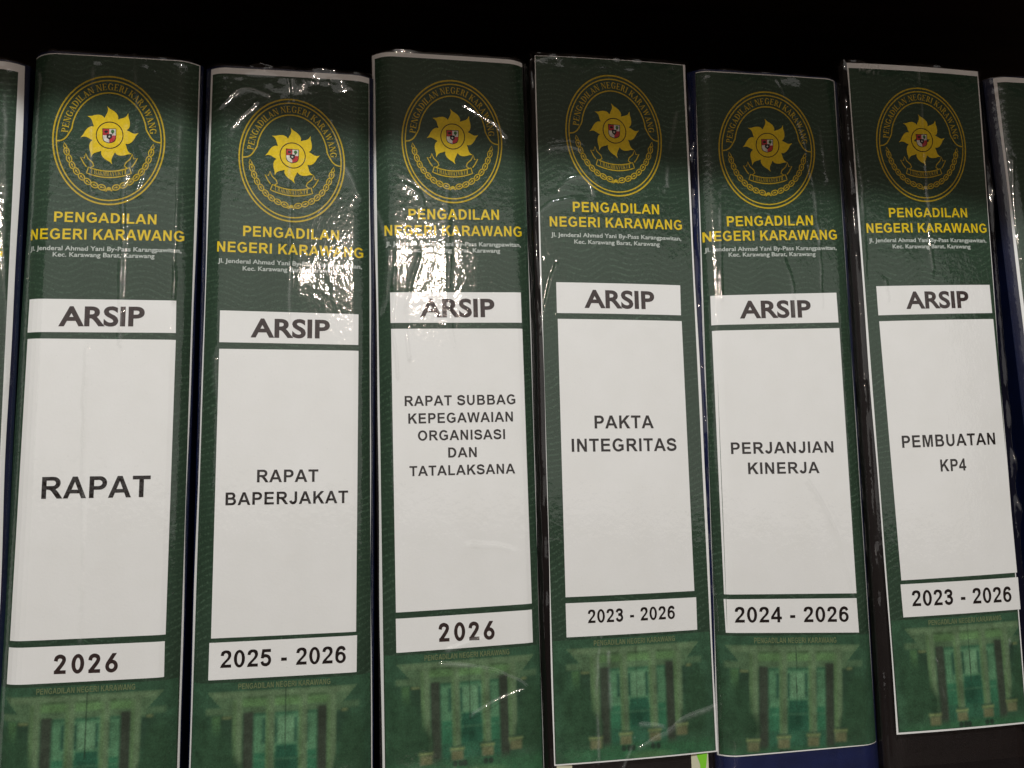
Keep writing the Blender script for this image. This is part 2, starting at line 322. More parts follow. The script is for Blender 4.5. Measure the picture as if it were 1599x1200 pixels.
# bold grotesque capitals and figures, cap height 1: letter -> (advance, [pieces]) ; piece = [outer, hole, ...]
S = 0.205
def sans():
    G = {}
    st = lambda x=0.1: rect(x, 0, x+S, 1)
    G['I'] = (0.39, [[st(0.095)]])
    G['L'] = (0.853, [[[(.1, 0), (.8, 0), (.8, .17), (.305, .17), (.305, 1), (.1, 1)]]])
    G['E'] = (0.932, [[[(.1, 0), (.86, 0), (.86, .17), (.305, .17), (.305, .43), (.81, .43), (.81, .6), (.305, .6), (.305, .83), (.84, .83), (.84, 1), (.1, 1)]]])
    G['T'] = (0.853, [[[(.325, 0), (.53, 0), (.53, .83), (.825, .83), (.825, 1), (.03, 1), (.03, .83), (.325, .83)]]])
    G['N'] = (1.009, [[[(.1, 0), (.288, 0), (.288, .652), (.69, 0), (.893, 0), (.893, 1), (.705, 1), (.705, .335), (.297, 1), (.1, 1)]]])
    G['A'] = (1.009, [[[(0, 0), (.214, 0), (.297, .227), (.703, .227), (.79, 0), (1.009, 0), (.608, 1), (.39, 1)], [(.361, .395), (.499, .766), (.64, .395)]]])
    G['M'] = (1.164, [[[(.1, 0), (.287, 0), (.287, .787), (.485, 0), (.68, 0), (.877, .787), (.877, 0), (1.064, 0), (1.064, 1), (.762, 1), (.582, .318), (.402, 1), (.1, 1)]]])
    G['K'] = (1.009, [[[(.102, 0), (.305, 0), (.305, .302), (.466, .467), (.744, 0), (1.007, 0), (.607, .61), (.986, 1), (.714, 1), (.305, .556), (.305, 1), (.102, 1)]]])
    G['W'] = (1.316, [[[(.24, 0), (.462, 0), (.66, .747), (.858, 0), (1.075, 0), (1.314, 1), (1.11, 1), (.96, .301), (.783, 1), (.542, 1), (.36, .313), (.209, 1), (.002, 1)]]])
    G['P'] = (0.932, [[[(.1, 0), (.305, 0), (.305, .377)] + arc(.55, .688, .32, .312, -90, 90) + [(.1, 1)], [(.305, .83)] + arc(.50, .688, .165, .142, 90, -90) + [(.305, .546)]]])
    G['R'] = (1.009, [[[(.1, 0), (.305, 0), (.305, .418), (.36, .418), (.45, .40), (.53, .33), (.766, 0), (1.012, 0), (.86, .235), (.78, .345), (.70, .425)] + arc(.60, .712, .31, .288, -58, 90) + [(.1, 1)], [(.305, .83)] + arc(.57, .706, .135, .124, 90, -90) + [(.305, .582)]]])
    G['B'] = (1.009, [[[(.1, 0)] + arc(.60, .288, .335, .288, -90, 52) + arc(.57, .745, .30, .255, -40, 90) + [(.1, 1)], [(.305, .833)] + arc(.54, .718, .125, .115, 90, -90) + [(.305, .603)], [(.305, .436)] + arc(.58, .302, .15, .134, 90, -90) + [(.305, .168)]]])
    G['D'] = (1.009, [[[(.1, 0)] + arc(.47, .5, .465, .5, -90, 90, 20) + [(.1, 1)], [(.305, .83)] + arc(.43, .5, .29, .33, 90, -90, 18) + [(.305, .17)]]])
    G['O'] = (1.086, [[arc(.543, .5, .487, .517, 0, 360, 32)[:-1], arc(.543, .5, .275, .343, 0, 360, 32)[:-1]]])
    G['U'] = (1.009, [[[(.097, 1)] + arc(.5, .40, .403, .417, 180, 360, 18) + [(.903, 1), (.70, 1)] + arc(.5, .40, .20, .25, 360, 180, 14) + [(.30, 1)]]])
    G['J'] = (0.777, [ribbon([(.575, 1), (.575, .7), (.575, .40)] + arc(.355, .34, .22, .255, 0, -165, 12), .205)])
    G['S'] = (0.932, [ribbon(spline([(.765, .70), (.70, .84), (.47, .918), (.225, .845), (.165, .72), (.235, .60), (.47, .525), (.715, .445), (.785, .29), (.705, .15), (.46, .083), (.21, .155), (.13, .325)]), .195)])
    G['G'] = (1.086, [[arc(.55, .5, .49, .517, 38, 300, 26) + [(.985, .13), (.985, .545), (.565, .545), (.565, .372), (.782, .372), (.782, .235)] + arc(.55, .5, .28, .345, 308, 42, 22)]])
    G['0'] = (.777, [[arc(.388, .5, .348, .515, 0, 360, 28)[:-1], arc(.388, .5, .15, .355, 0, 360, 24)[:-1]]])
    G['2'] = (.777, [[spline([(.035, 0), (.08, .13), (.17, .255), (.32, .40), (.44, .52), (.50, .62), (.515, .70), (.48, .80), (.385, .848), (.285, .80), (.24, .685)], 3) + spline([(.05, .705), (.10, .885), (.22, .98), (.39, 1.012), (.57, .98), (.68, .885), (.715, .73), (.69, .61), (.60, .475), (.45, .33), (.365, .245), (.31, .178)], 3) + [(.715, .178), (.715, 0)]]])
    G['3'] = (.777, [ribbon(spline([(.14, .72), (.20, .855), (.37, .92), (.55, .86), (.60, .745), (.54, .625), (.40, .555), (.28, .548)]), .185), ribbon(spline([(.27, .535), (.42, .53), (.56, .45), (.62, .30), (.55, .15), (.37, .083), (.20, .145), (.13, .29)]), .187)])
    G['4'] = (.777, [[[(.45, 0), (.645, 0), (.645, .2), (.77, .2), (.77, .368), (.645, .368), (.645, 1.005), (.475, 1.005), (.02, .365), (.02, .2), (.45, .2)], [(.45, .368), (.21, .368), (.45, .71)]]])
    G['5'] = (.777, [[rect(.15, .825, .69, 1.0)], [[(.145, 1.0), (.055, .485), (.235, .46), (.30, .90)]], ribbon(spline([(.14, .52), (.25, .60), (.39, .61), (.56, .53), (.62, .34), (.55, .165), (.38, .085), (.20, .14), (.13, .28)]), .185)])
    G['6'] = (.777, [[arc(.395, .325, .345, .34, 0, 360, 26)[:-1], arc(.395, .325, .152, .185, 0, 360, 20)[:-1]], ribbon(spline([(.64, .75), (.575, .875), (.42, .92), (.26, .84), (.165, .64), (.148, .36)]), .19)])
    G['-'] = (.465, [[rect(.06, .28, .42, .46)]])
    G[' '] = (.388, [])
    return G
# the arched lettering of the emblem: thick and thin strokes with serifs
def serif():
    G = {}; T, t = .185, .075
    sf = lambda x0, x1, y: [rect(x0, y, x1, y+.055)]
    stem = [[rect(.1, 0, .1+T, 1)], sf(0, .38, 0), sf(0, .38, .945)]
    G['I'] = (.40, stem)
    G['L'] = (.78, stem + [[rect(.285, 0, .70, .07)], [[(.62, .06), (.72, .06), (.72, .28)]]])
    E_ = [[rect(.285, .93, .70, 1)], [rect(.285, .47, .52, .54)], [[(.62, .94), (.70, .94), (.70, .74)]], [rect(.49, .38, .54, .63)]]
    G['E'] = (.80, stem + E_ + [[rect(.285, 0, .70, .07)], [[(.62, .06), (.72, .06), (.72, .28)]]])
    G['P'] = (.76, stem + [[[(.28, .46)] + arc(.38, .73, .32, .27, -90, 90, 12) + [(.28, 1)], [(.28, .94)] + arc(.36, .73, .14, .21, 90, -90, 10) + [(.28, .52)]]])
    G['R'] = (.88, G['P'][1] + [[[(.36, .49), (.55, .49), (.84, .03), (.90, 0), (.64, 0)]]])
    G['D'] = (.90, stem + [[[(.28, 0)] + arc(.36, .5, .48, .5, -90, 90, 16) + [(.28, 1)], [(.28, .94)] + arc(.36, .5, .28, .44, 90, -90, 14) + [(.28, .06)]]])
    G['N'] = (.92, [[rect(.11, 0, .11+t, 1)], [rect(.74, 0, .74+t, 1)], [[(.10, 1), (.31, 1), (.815, 0), (.66, 0)]], sf(0, .30, 0), sf(.62, .93, .945), sf(0, .2, .945)])
    G['A'] = (.88, [[[(.10, 0), (.18, 0), (.46, .85), (.42, 1)]], [[(.38, 1), (.49, 1), (.83, 0), (.61, 0)]], [rect(.22, .30, .62, .37)], sf(0, .30, 0), sf(.52, .92, 0)])
    G['K'] = (.92, stem + [[[(.28, .42), (.70, .96), (.79, .96), (.28, .33)]], [[(.37, .54), (.55, .62), (.90, 0), (.65, 0)]], sf(.56, .88, .945)])
    G['W'] = (1.22, [[[(.08, 1), (.29, 1), (.47, .3), (.38, 0)]], [[(.38, 0), (.43, 0), (.66, .95), (.60, .95)]], [[(.52, 1), (.72, 1), (.90, .3), (.82, 0)]], [[(.82, 0), (.87, 0), (1.15, .97), (1.08, .97)]], sf(0, .36, .945), sf(.98, 1.24, .945)])
    G['G'] = (.94, [ribbon(spline([(.80, .70), (.70, .88), (.50, .965), (.27, .88), (.15, .5), (.27, .12), (.50, .035), (.72, .10)]), [.07]*5 + [.08]*4 + [.10]*6 + [.17]*5 + [.19]*6 + [.17]*5 + [.10]*6 + [.07]*6), [rect(.64, .03, .64+T, .42)], sf(.54, .94, .40), [rect(.80, .68, .84, .98)]])
    G['H'] = (.95, stem + [[rect(.62, 0, .62+T, 1)], [rect(.28, .47, .64, .54)], sf(.52, .92, 0), sf(.52, .92, .945)])
    G['M'] = (1.1, [[rect(.1, 0, .17, 1)], [rect(.80, 0, .98, 1)], [[(.1, 1), (.3, 1), (.56, .2), (.47, 0)]], [[(.47, 0), (.52, 0), (.86, 1), (.78, 1)]], sf(0, .28, 0), sf(.70, 1.08, 0)])
    G['Y'] = (.9, [[rect(.35, 0, .35+T, .48)], [[(.05, 1), (.27, 1), (.53, .45), (.36, .42)]], [[(.46, .42), (.53, .45), (.84, 1), (.76, 1)]], sf(.25, .65, 0)])
    G['U'] = (.9, [[rect(.12, .28, .12+T, 1)], [rect(.70, .28, .77, 1)], ribbon(arc(.47, .30, .26, .25, 180, 360, 10), .10), sf(.02, .4, .945), sf(.6, .87, .945)])
    G['T'] = (.84, [[rect(.33, 0, .33+T, .95)], [rect(.04, .93, .80, 1)], [rect(.04, .74, .09, .95)], [rect(.75, .74, .80, .95)], sf(.22, .62, 0)])
    G[' '] = (.36, [])
    return G
SANS, SERIF = sans(), serif()
GEO = {'2': (.80, [[rect(.03, 0, .665, .185)], ribbon(spline([(.10, .66), (.15, .83), (.32, .905), (.50, .84), (.545, .70), (.47, .53), (.32, .33), (.13, .09)]), .205)]),
       '0': (.86, [[arc(.40, .5, .345, .51, 0, 360, 28)[:-1], arc(.40, .5, .135, .315, 0, 360, 24)[:-1]]]),
       '6': (.80, [[arc(.38, .325, .345, .335, 0, 360, 28)[:-1], arc(.38, .325, .14, .145, 0, 360, 20)[:-1]], [[(.05, .40), (.09, .52), (.40, 1.0), (.645, 1.0), (.30, .47), (.2, .40)]]])}

def set_line(text, font=SANS, track=0.0):
    """a line of text as pieces, normalised so that its ink runs 0..1 in x (returns pieces, width in cap heights)"""
    x = 0; out = []
    for ch in text:
        adv, pcs = font[ch]
        for p in pcs: out.append([[(q[0]+x, q[1]) for q in c] for c in p])
        x += adv + track
        kern = {'P': -.02}.get(ch, 0); x += kern
    xs = [q[0] for p in out for c in p for q in c]; a, b = min(xs), max(xs)
    return [[[((q[0]-a)/(b-a), q[1]) for q in c] for c in p] for p in out], b-a

_tc = {}
def humanist(text, off):
    """a line in Blender's own built-in lettering, thickened; ink 0..1 in x, cap height 1"""
    if (text, off) in _tc: return _tc[(text, off)]
    def tess(s):
        c = bpy.data.curves.new('lettering', 'FONT'); c.body = s; c.size = 1; c.offset = off; c.resolution_u = 5
        o = bpy.data.objects.new('lettering', c); COL.objects.link(o)
        dg = bpy.context.evaluated_depsgraph_get(); dg.update(); me = bpy.data.meshes.new_from_object(o.evaluated_get(dg))
        v = np.array([tuple(q.co)[:2] for q in me.vertices]); f = [tuple(p.vertices) for p in me.polygons]
        bpy.data.objects.remove(o); bpy.data.curves.remove(c); bpy.data.meshes.remove(me); return v, f
    hv, _ = tess('I'); base, cap = hv[:, 1].min(), hv[:, 1].max()-hv[:, 1].min()
    v, f = tess(text); x0, x1 = v[:, 0].min(), v[:, 0].max()
    v[:, 0] = (v[:, 0]-x0)/(x1-x0); v[:, 1] = (v[:, 1]-base)/cap
    _tc[(text, off)] = (v, f); return v, f

# ---------------------------------------------------------------- one binder's own frame
class Frame:
    def __init__(s, i):
        D = DATA[i]; s.i = i; s.D = D
        def tilt(e): (x0, z0), (x1, z1) = e; return math.atan2(-(x0-x1), (z0-z1))
        es = [D[k] for k in 'LR' if k in D]
        s.th = sum(tilt(e) for e in es)/len(es)
        at = lambda e, z: e[0][0] + (e[1][0]-e[0][0])*(z-e[0][1])/(e[1][1]-e[0][1])
        W = CFG[i].get('w', 70.0)
        lz = lambda z: at(D['L'], z) if 'L' in D else at(D['R'], z) - W
        rz = lambda z: at(D['R'], z) if 'R' in D else at(D['L'], z) + W
        s.zb = -ZB*1000 + 36*abs(math.sin(s.th))
        s.u0 = (lz(s.zb)+rz(s.zb))/2
        top = D['T'][1]; bot = D['B'][1] if 'B' in D else top-312.0
        q = [s.loc(lz(top), top), s.loc(rz(top), top), s.loc(lz(bot), bot), s.loc(rz(bot), bot)]
        s.TL, s.TR, s.BL, s.BR = q
        s.ztop = D['T'] and s.loc(*D['T'])[1]; s.zbot = (q[2][1]+q[3][1])/2
        s.h = max(abs(p[0]) for p in q)
        s.hl = -min(q[0][0], q[2][0]) + CFG[i].get('exl', 1.5); s.hr = max(q[1][0], q[3][0]) + CFG[i].get('exr', 1.5)
        s.flat = CFG[i].get('flat', False)
    def loc(s, u, v):
        dx, dz = u-s.u0, v-s.zb; c, n = math.cos(s.th), math.sin(s.th)
        return (dx*c+dz*n, -dx*n+dz*c)
    def drop(s, x, spine=False):
        """how far the surface curls back from the flat of the spine (mm), x in mm"""
        x = np.asarray(x, dtype=float)
        if s.flat and not spine: return 0.9*(x/36.0)**2 - 1.3
        r = 10.0
        e = np.where(x < 0, -x-(s.hl-r), x-(s.hr-r))
        return 4.6*np.clip(e/r, 0, 1.6)**2.2 + 0.25*(x/36.0)**2
    def put(s, name, F, parent, mats, place, layer):
        """place(x, y) -> local mm ; layer = mm in front of the spine"""
        p = np.array([place(v[0], v[1]) for v in F.v]); z = np.array([v[2] for v in F.v])
        y = s.drop(p[:, 0])/1000 - layer/1000 - z
        return obj(name, np.stack([p[:, 0]/1000, y, p[:, 1]/1000], 1), F.f, mats, parent, F.m if len(mats) > 1 else None)

CFG = {0: dict(cover=NAVY, label='navy archive binder cut off by the left edge of the photo', w=70, wt=3.4, wr=1.8, wl=.5, exr=1.5),
       1: dict(cover=NAVY, label='navy archive binder whose label is titled RAPAT in large letters above 2026', wt=.35, wr=.5, wl=0, exl=-1.0, exr=.3),
       2: dict(cover=NAVY, label='navy archive binder with white strip on top of its label titled RAPAT BAPERJAKAT, 2025 - 2026', wt=2.6, crinkle=1.9, ft=7.0, wl=.7, wr=.35, exl=.3, exr=.4),
       3: dict(cover=BLACK, label='shiny archive binder titled RAPAT SUBBAG KEPEGAWAIAN ORGANISASI DAN TATALAKSANA, 2026', wt=2.0, wl=1.0, wr=.15, exr=2.0, exl=.5),
       4: dict(cover=BLACK, label='black archive binder with flat label titled PAKTA INTEGRITAS, wrinkled film and lime mark below', wt=.25, wl=.35, wr=1.0, wb=.55, crinkle=1.5, ft=5.0, flat=True, exl=1.5, exr=0),
       5: dict(cover=BLUE, label='archive binder titled PERJANJIAN KINERJA, 2024 - 2026, blue cover showing under its label', wt=.4, wl=.3, wr=.3, wb=.5, exl=1.0),
       6: dict(cover=BLACK, label='black archive binder with short flat label titled PEMBUATAN KP4, 2023 - 2026', wt=2.6, wl=.9, wr=.35, wb=.8, flat=True, exl=1.0, exr=.5),
       7: dict(cover=NAVY, label='navy archive binder cut off by the right edge of the photo', w=70, wt=2.6, wl=1.2, wr=.4, exl=3.5)}

# ---------------------------------------------------------------- the emblem, built in a frame where the outer oval is the unit circle
AX = 1.143                                            # height / width of the oval
def emblem_flat():
    F = Flat()
    E = lambda rx, ry, a0=0, a1=360, n=72: arc(0, 0, rx, ry*AX, a0, a1, n)
    def add(pts_lists, mi, lift): F.poly([[(p[0], p[1]/AX) for p in c] for c in pts_lists], mi, lift)
    add(ribbon(E(.985, .985)[:-1], .028, True), 1, 0)
    add(ribbon(E(.925, .925)[:-1], .023, True), 1, 0)
    # inner arch flaring out to the ring
    a = [(-.925, -.03), (-.84, -.02), (-.76, .03), (-.70, .12)] + [(p[0], p[1]) for p in arc(0, .09, .665, .745, 172, 8, 30)] + [(.70, .12), (.76, .03), (.84, -.02), (.925, -.03)]
    add(ribbon(spline(a, 2), .024), 1, 4e-6)
    # arched lettering
    txt = 'PENGADILAN NEGERI KARAWANG'; cap = .118
    th = np.linspace(math.radians(183), math.radians(-3), 4000); rx, ry, cy = .725, .83, .055
    xs, ys = rx*np.cos(th), cy + ry*np.sin(th)
    s = np.concatenate([[0], np.cumsum(np.hypot(np.diff(xs), np.diff(ys)))])
    tot = sum(SERIF[c][0] for c in txt); i0 = s[np.argmin(abs(th-math.radians(176)))]; i1 = s[np.argmin(abs(th-math.radians(4)))]
    k = (i1-i0)/tot; pos = i0
    for ch in txt:
        adv, pcs = SERIF[ch]; mid = pos + adv*k/2
        j = int(np.searchsorted(s, mid)); j = min(max(j, 1), len(s)-2)
        tx, ty = xs[j+1]-xs[j-1], ys[j+1]-ys[j-1]; n = math.hypot(tx, ty); tx, ty = tx/n, ty/n
        for p in pcs:
            add([[(xs[j]+tx*(q[0]-adv/2)*k*.98-ty*q[1]*cap, ys[j]+ty*(q[0]-adv/2)*k*.98+tx*q[1]*cap) for q in c] for c in p], 1, None)
        pos += adv*k
    # flaming sun
    cx, cy = .007, .086; pts = []
    prof = [(12.6, .322), (9, .352), (5.5, .378), (2.4, .412), (1.2, .44), (1.2, .47), (2.4, .515), (-1.2, .482), (-4.5, .460), (-9, .446), (-14, .428), (-20, .405), (-25, .378), (-28.5, .35), (-30, .318), (-31, .322)]
    for q in range(8):
        a0 = 93 - 45*q
        pts += [(cx+r*math.cos(math.radians(a0+d)), cy+r*math.sin(math.radians(a0+d))) for d, r in prof]
    add([pts], 0, 0)
    ring = arc(cx, cy, .236, .232, 0, 360, 40)[:-1]
    add(ribbon(ring, .017, True), 2, 12e-6)
    # shield in four quarters, dark inner shield with a star
    sx, y1, y0, ym = .112, .192, -.048, .082
    right = spline([(sx, ym), (sx*.97, .03), (sx*.7, -.02), (0, y0)], 4)
    add([[(-sx-.012, y1+.012), (sx+.012, y1+.012), (sx+.012, ym)] + [(p[0]*1.08, p[1]*1.0-.012) for p in right[1:]] + [(-p[0]*1.08, p[1]-.012) for p in right[::-1][1:]]], 2, 12e-6)
    for sg, top, bot in ((-1, 3, 4), (1, 4, 3)):
        add([[(0, y1), (sg*sx, y1), (sg*sx, ym), (0, ym)]], top, 22e-6)
        add([[(0, ym)] + [(sg*p[0], p[1]) for p in right]], bot, 22e-6)
    add([arc(.06, .15, .032, .034, 0, 360, 12)[:-1]], 5, 30e-6); add([rect(.053, .10, .067, .14)], 2, 30e-6)
    add([arc(-.055, .145, .034, .022, 0, 360, 10)[:-1]], 2, 30e-6)
    add([[(-.05, .105), (.05, .105), (.045, .04), (0, .005), (-.045, .04)]], 2, 36e-6)
    add([[(r*math.cos(math.radians(90+36*q)), .06+r*math.sin(math.radians(90+36*q))) for q, r in enumerate([.026, .011]*5)]], 4, 44e-6)
    # banner: outline of the curved strip, two folded tails, tiny capitals
    lo = lambda x, o: -.60 + .52*x*x + o
    top = [(x, lo(x, .052)) for x in np.linspace(-.36, .36, 19)]; bot = [(x*1.09, lo(x*1.06, -.058)) for x in np.linspace(-.36, .36, 19)]
    add(ribbon(bot + top[::-1], .02, True), 1, 0)
    for sg in (-1, 1):
        tail = [(.335, -.50), (.27, -.455), (.29, -.40), (.37, -.33), (.41, -.245), (.435, -.325), (.50, -.315), (.44, -.42), (.395, -.475)]
        add(ribbon([(sg*p[0], p[1]) for p in tail], .02), 1, 4e-6)
    word = 'DHARMMAYUKTI'; n = len(word)
    for q, ch in enumerate(word):
        x = -.315 + .63*(q+.5)/n; adv, pcs = SERIF[ch]; sl = 1.04*x; cc = .072
        for p in pcs:
            add([[(x+(g[0]-adv/2)*.046/adv*1.0, lo(x, -.034)+sl*(g[0]-adv/2)*.046+g[1]*cc) for g in c] for c in p], 1, None)
    # chain of leaves: eight links on either side, knot at the foot
    path = [(.775, -.10), (.745, -.21), (.70, -.335), (.645, -.45), (.57, -.555), (.48, -.65), (.375, -.73), (.255, -.79), (.125, -.83)]
    for sg in (-1, 1):
        for q in range(1, 9):
            (x0, y0_), (x1, y1_) = path[q-1], path[q]; ang = math.atan2(y1_-y0_, x1-x0)
            cx_, cy_ = x1, y1_; rl, rs = .066, .045
            def tr(px, py): return (sg*(cx_+px*math.cos(ang)-py*math.sin(ang)), cy_+px*math.sin(ang)+py*math.cos(ang))
            add(ribbon([tr(rl*math.cos(t_), rs*math.sin(t_)) for t_ in np.linspace(0, 2*math.pi, 16)[:-1]], .019, True), 1, (q % 2)*5e-6)
            add([[tr(-.04, .0), tr(-.005, .022), tr(.008, .0), tr(-.005, -.022)]], 1, 10e-6)
            add(ribbon([tr(.0, .0), tr(.045, .0)], .014), 1, 14e-6)
        add(ribbon([(sg*.735, -.17), (sg*.80, -.13), (sg*.785, -.06), (sg*.745, -.12), (sg*.735, -.17)], .018), 1, 0)
        add(ribbon([(0, -.85), (sg*.05, -.895), (sg*.09, -.885), (sg*.05, -.86), (0, -.85)], .018), 1, 8e-6)
    add([arc(0, -.853, .04, .03, 0, 360, 12)[:-1]], 1, 14e-6)
    return F
EMB = emblem_flat()

# ---------------------------------------------------------------- the printed photo of the court house at the foot of each label
def court_picture(U, V):
    """ink colour at U (0..1 across the year panel), V (down, in panel widths)"""
    n = U.shape; c = np.empty(n+(3,)); c[:] = (.030, .074, .040)
    sm = lambda a, e0, e1: np.clip((a-e0)/(e1-e0), 0, 1)
    def blob(u0, u1, v0, v1, col, k=1.0, su=.011, sv=.010):
        m = sm(U, u0-su, u0+su)*(1-sm(U, u1-su, u1+su))*sm(V, v0-sv, v0+sv)*(1-sm(V, v1-sv, v1+sv))*k
        c[:] = c*(1-m[..., None]) + np.array(col)*m[..., None]
    def ell(u0, v0, ru, rv, col, k=1.0, s=.25):
        d = np.sqrt(((U-u0)/ru)**2+((V-v0)/rv)**2); m = (1-sm(d, 1-s, 1+s))*k
        c[:] = c*(1-m[..., None]) + np.array(col)*m[..., None]
    lite, wall, teal, pale = (.096, .152, .078), (.069, .122, .061), (.030, .118, .060), (.078, .185, .095)
    dark, leaf, ped, lawn = (.034, .046, .031), (.024, .060, .030), (.108, .118, .058), (.030, .108, .048)
    # side wings with their lights
    blob(-.01, .20, .19, .235, wall); blob(.82, 1.02, .19, .235, wall, .7)
    blob(.03, .09, .24, .52, (.05, .11, .045)); blob(.09, .17, .24, .46, (.022, .050, .028)); blob(.86, .96, .24, .46, (.022, .052, .030))
    blob(.10, .16, .245, .262, (.17, .20, .08), .7); blob(.90, .94, .24, .256, (.17, .20, .08), .7)
    # eaves and entablature
    tri = np.clip(1-np.abs(U-.5)/(.50-.9*np.clip(V-.09, 0, .12)), 0, 1)
    m = (tri > 0)*sm(V, .075, .09)*(1-sm(V, .235, .26)); c[:] = c*(1-m[..., None]) + np.array(wall)*m[..., None]
    blob(.04, .96, .090, .125, lite); blob(.20, .80, .128, .138, (.045, .085, .035)); blob(.18, .82, .14, .19, (.085, .165, .065))
    # porch: glass front between dark reveals
    blob(.235, .795, .235, .78, (.034, .100, .052))
    blob(.31, .73, .255, .56, pale, .85); blob(.31, .73, .50, .66, teal); blob(.31, .73, .66, .80, (.025, .088, .048))
    for u in (.375, .455, .585, .66): blob(u-.012, u+.012, .275, .44, (.024, .075, .045))
    blob(.47, .575, .27, .44, (.105, .215, .115)); blob(.455, .60, .455, .66, (.020, .082, .046)); blob(.33, .73, .545, .552, (.10, .22, .12), .5)
    blob(.235, .305, .225, .80, dark); blob(.735, .80, .21, .80, dark)
    for u, w in ((.200, .030), (.418, .027), (.638, .027), (.832, .029)):
        blob(u-w, u+w, .12, .70, lite); blob(u-w, u-w*.35, .14, .70, (.080, .150, .060), .8)
    # lawn, clipped bushes, pedestals with pots
    blob(-.3, 1.3, .775, 1.2, (.028, .088, .040), 1, .01, .03); ell(.53, .88, .40, .085, lawn, .9, .45)
    ell(.06, .56, .125, .235, leaf, 1); ell(.14, .64, .10, .11, leaf, 1); ell(-.05, .5, .10, .25, leaf)
    ell(.97, .52, .095, .25, leaf, 1); ell(.90, .63, .06, .10, leaf, 1)
    for u, v in ((.195, .715), (.418, .70), (.638, .69), (.845, .665)):
        blob(u-.05, u+.05, v-.012, v+.010, (.13, .17, .07)); blob(u-.042, u+.042, v+.012, v+.075, ped)
        blob(u-.042, u+.042, v-.022, v-.012, (.02, .05, .03))
    for u in (.40, .44, .47, .62, .66): ell(u, .80, .018, .022, (.016, .032, .020), .9)
    blob(.25, .95, .925, .945, (.020, .055, .028), .8, .02, .01); ell(.60, .86, .14, .03, (.10, .19, .075), .45, .5)
    # flag pole
    blob(.513+0*U.min(), .519, .05, .50, (.018, .038, .022), .9, .003, .01)
    m = sm(V, 0.0, .07)[..., None]; c[:] = np.array((.030, .074, .040))*(1-m) + c*m      # fades in below the panel
    e = (sm(U, -.13, -.02)*(1-sm(U, 1.02, 1.13)))[..., None]; c[:] = np.array((.030, .074, .040))*(1-e) + c*e
    g = np.random.default_rng(3); f = np.ones(n)                                          # blotches and streaks of a cheap print
    for k in range(60):
        uu, vv, a, b, w = g.uniform(-.15, 1.15), g.uniform(.05, 1.05), g.uniform(.01, .10), g.uniform(.01, .12), g.uniform(-.30, .30)
        f += w*np.exp(-((U-uu)/a)**2-((V-vv)/b)**2)
    return c*np.clip(f, .55, 1.5)[..., None]

# ---------------------------------------------------------------- film
def value_noise(nx, nz, cx, cz):
    g = rng.normal(size=(cz+3, cx+3)); x = np.linspace(0, cx, nx); z = np.linspace(0, cz, nz)
    xi, zi = x.astype(int), z.astype(int); fx, fz = x-xi, z-zi; fx = fx*fx*(3-2*fx); fz = fz*fz*(3-2*fz)
    a = g[zi][:, xi]; b = g[zi][:, xi+1]; c = g[zi+1][:, xi]; d = g[zi+1][:, xi+1]
    return (a*(1-fx)+b*fx)*(1-fz[:, None]) + (c*(1-fx)+d*fx)*fz[:, None]

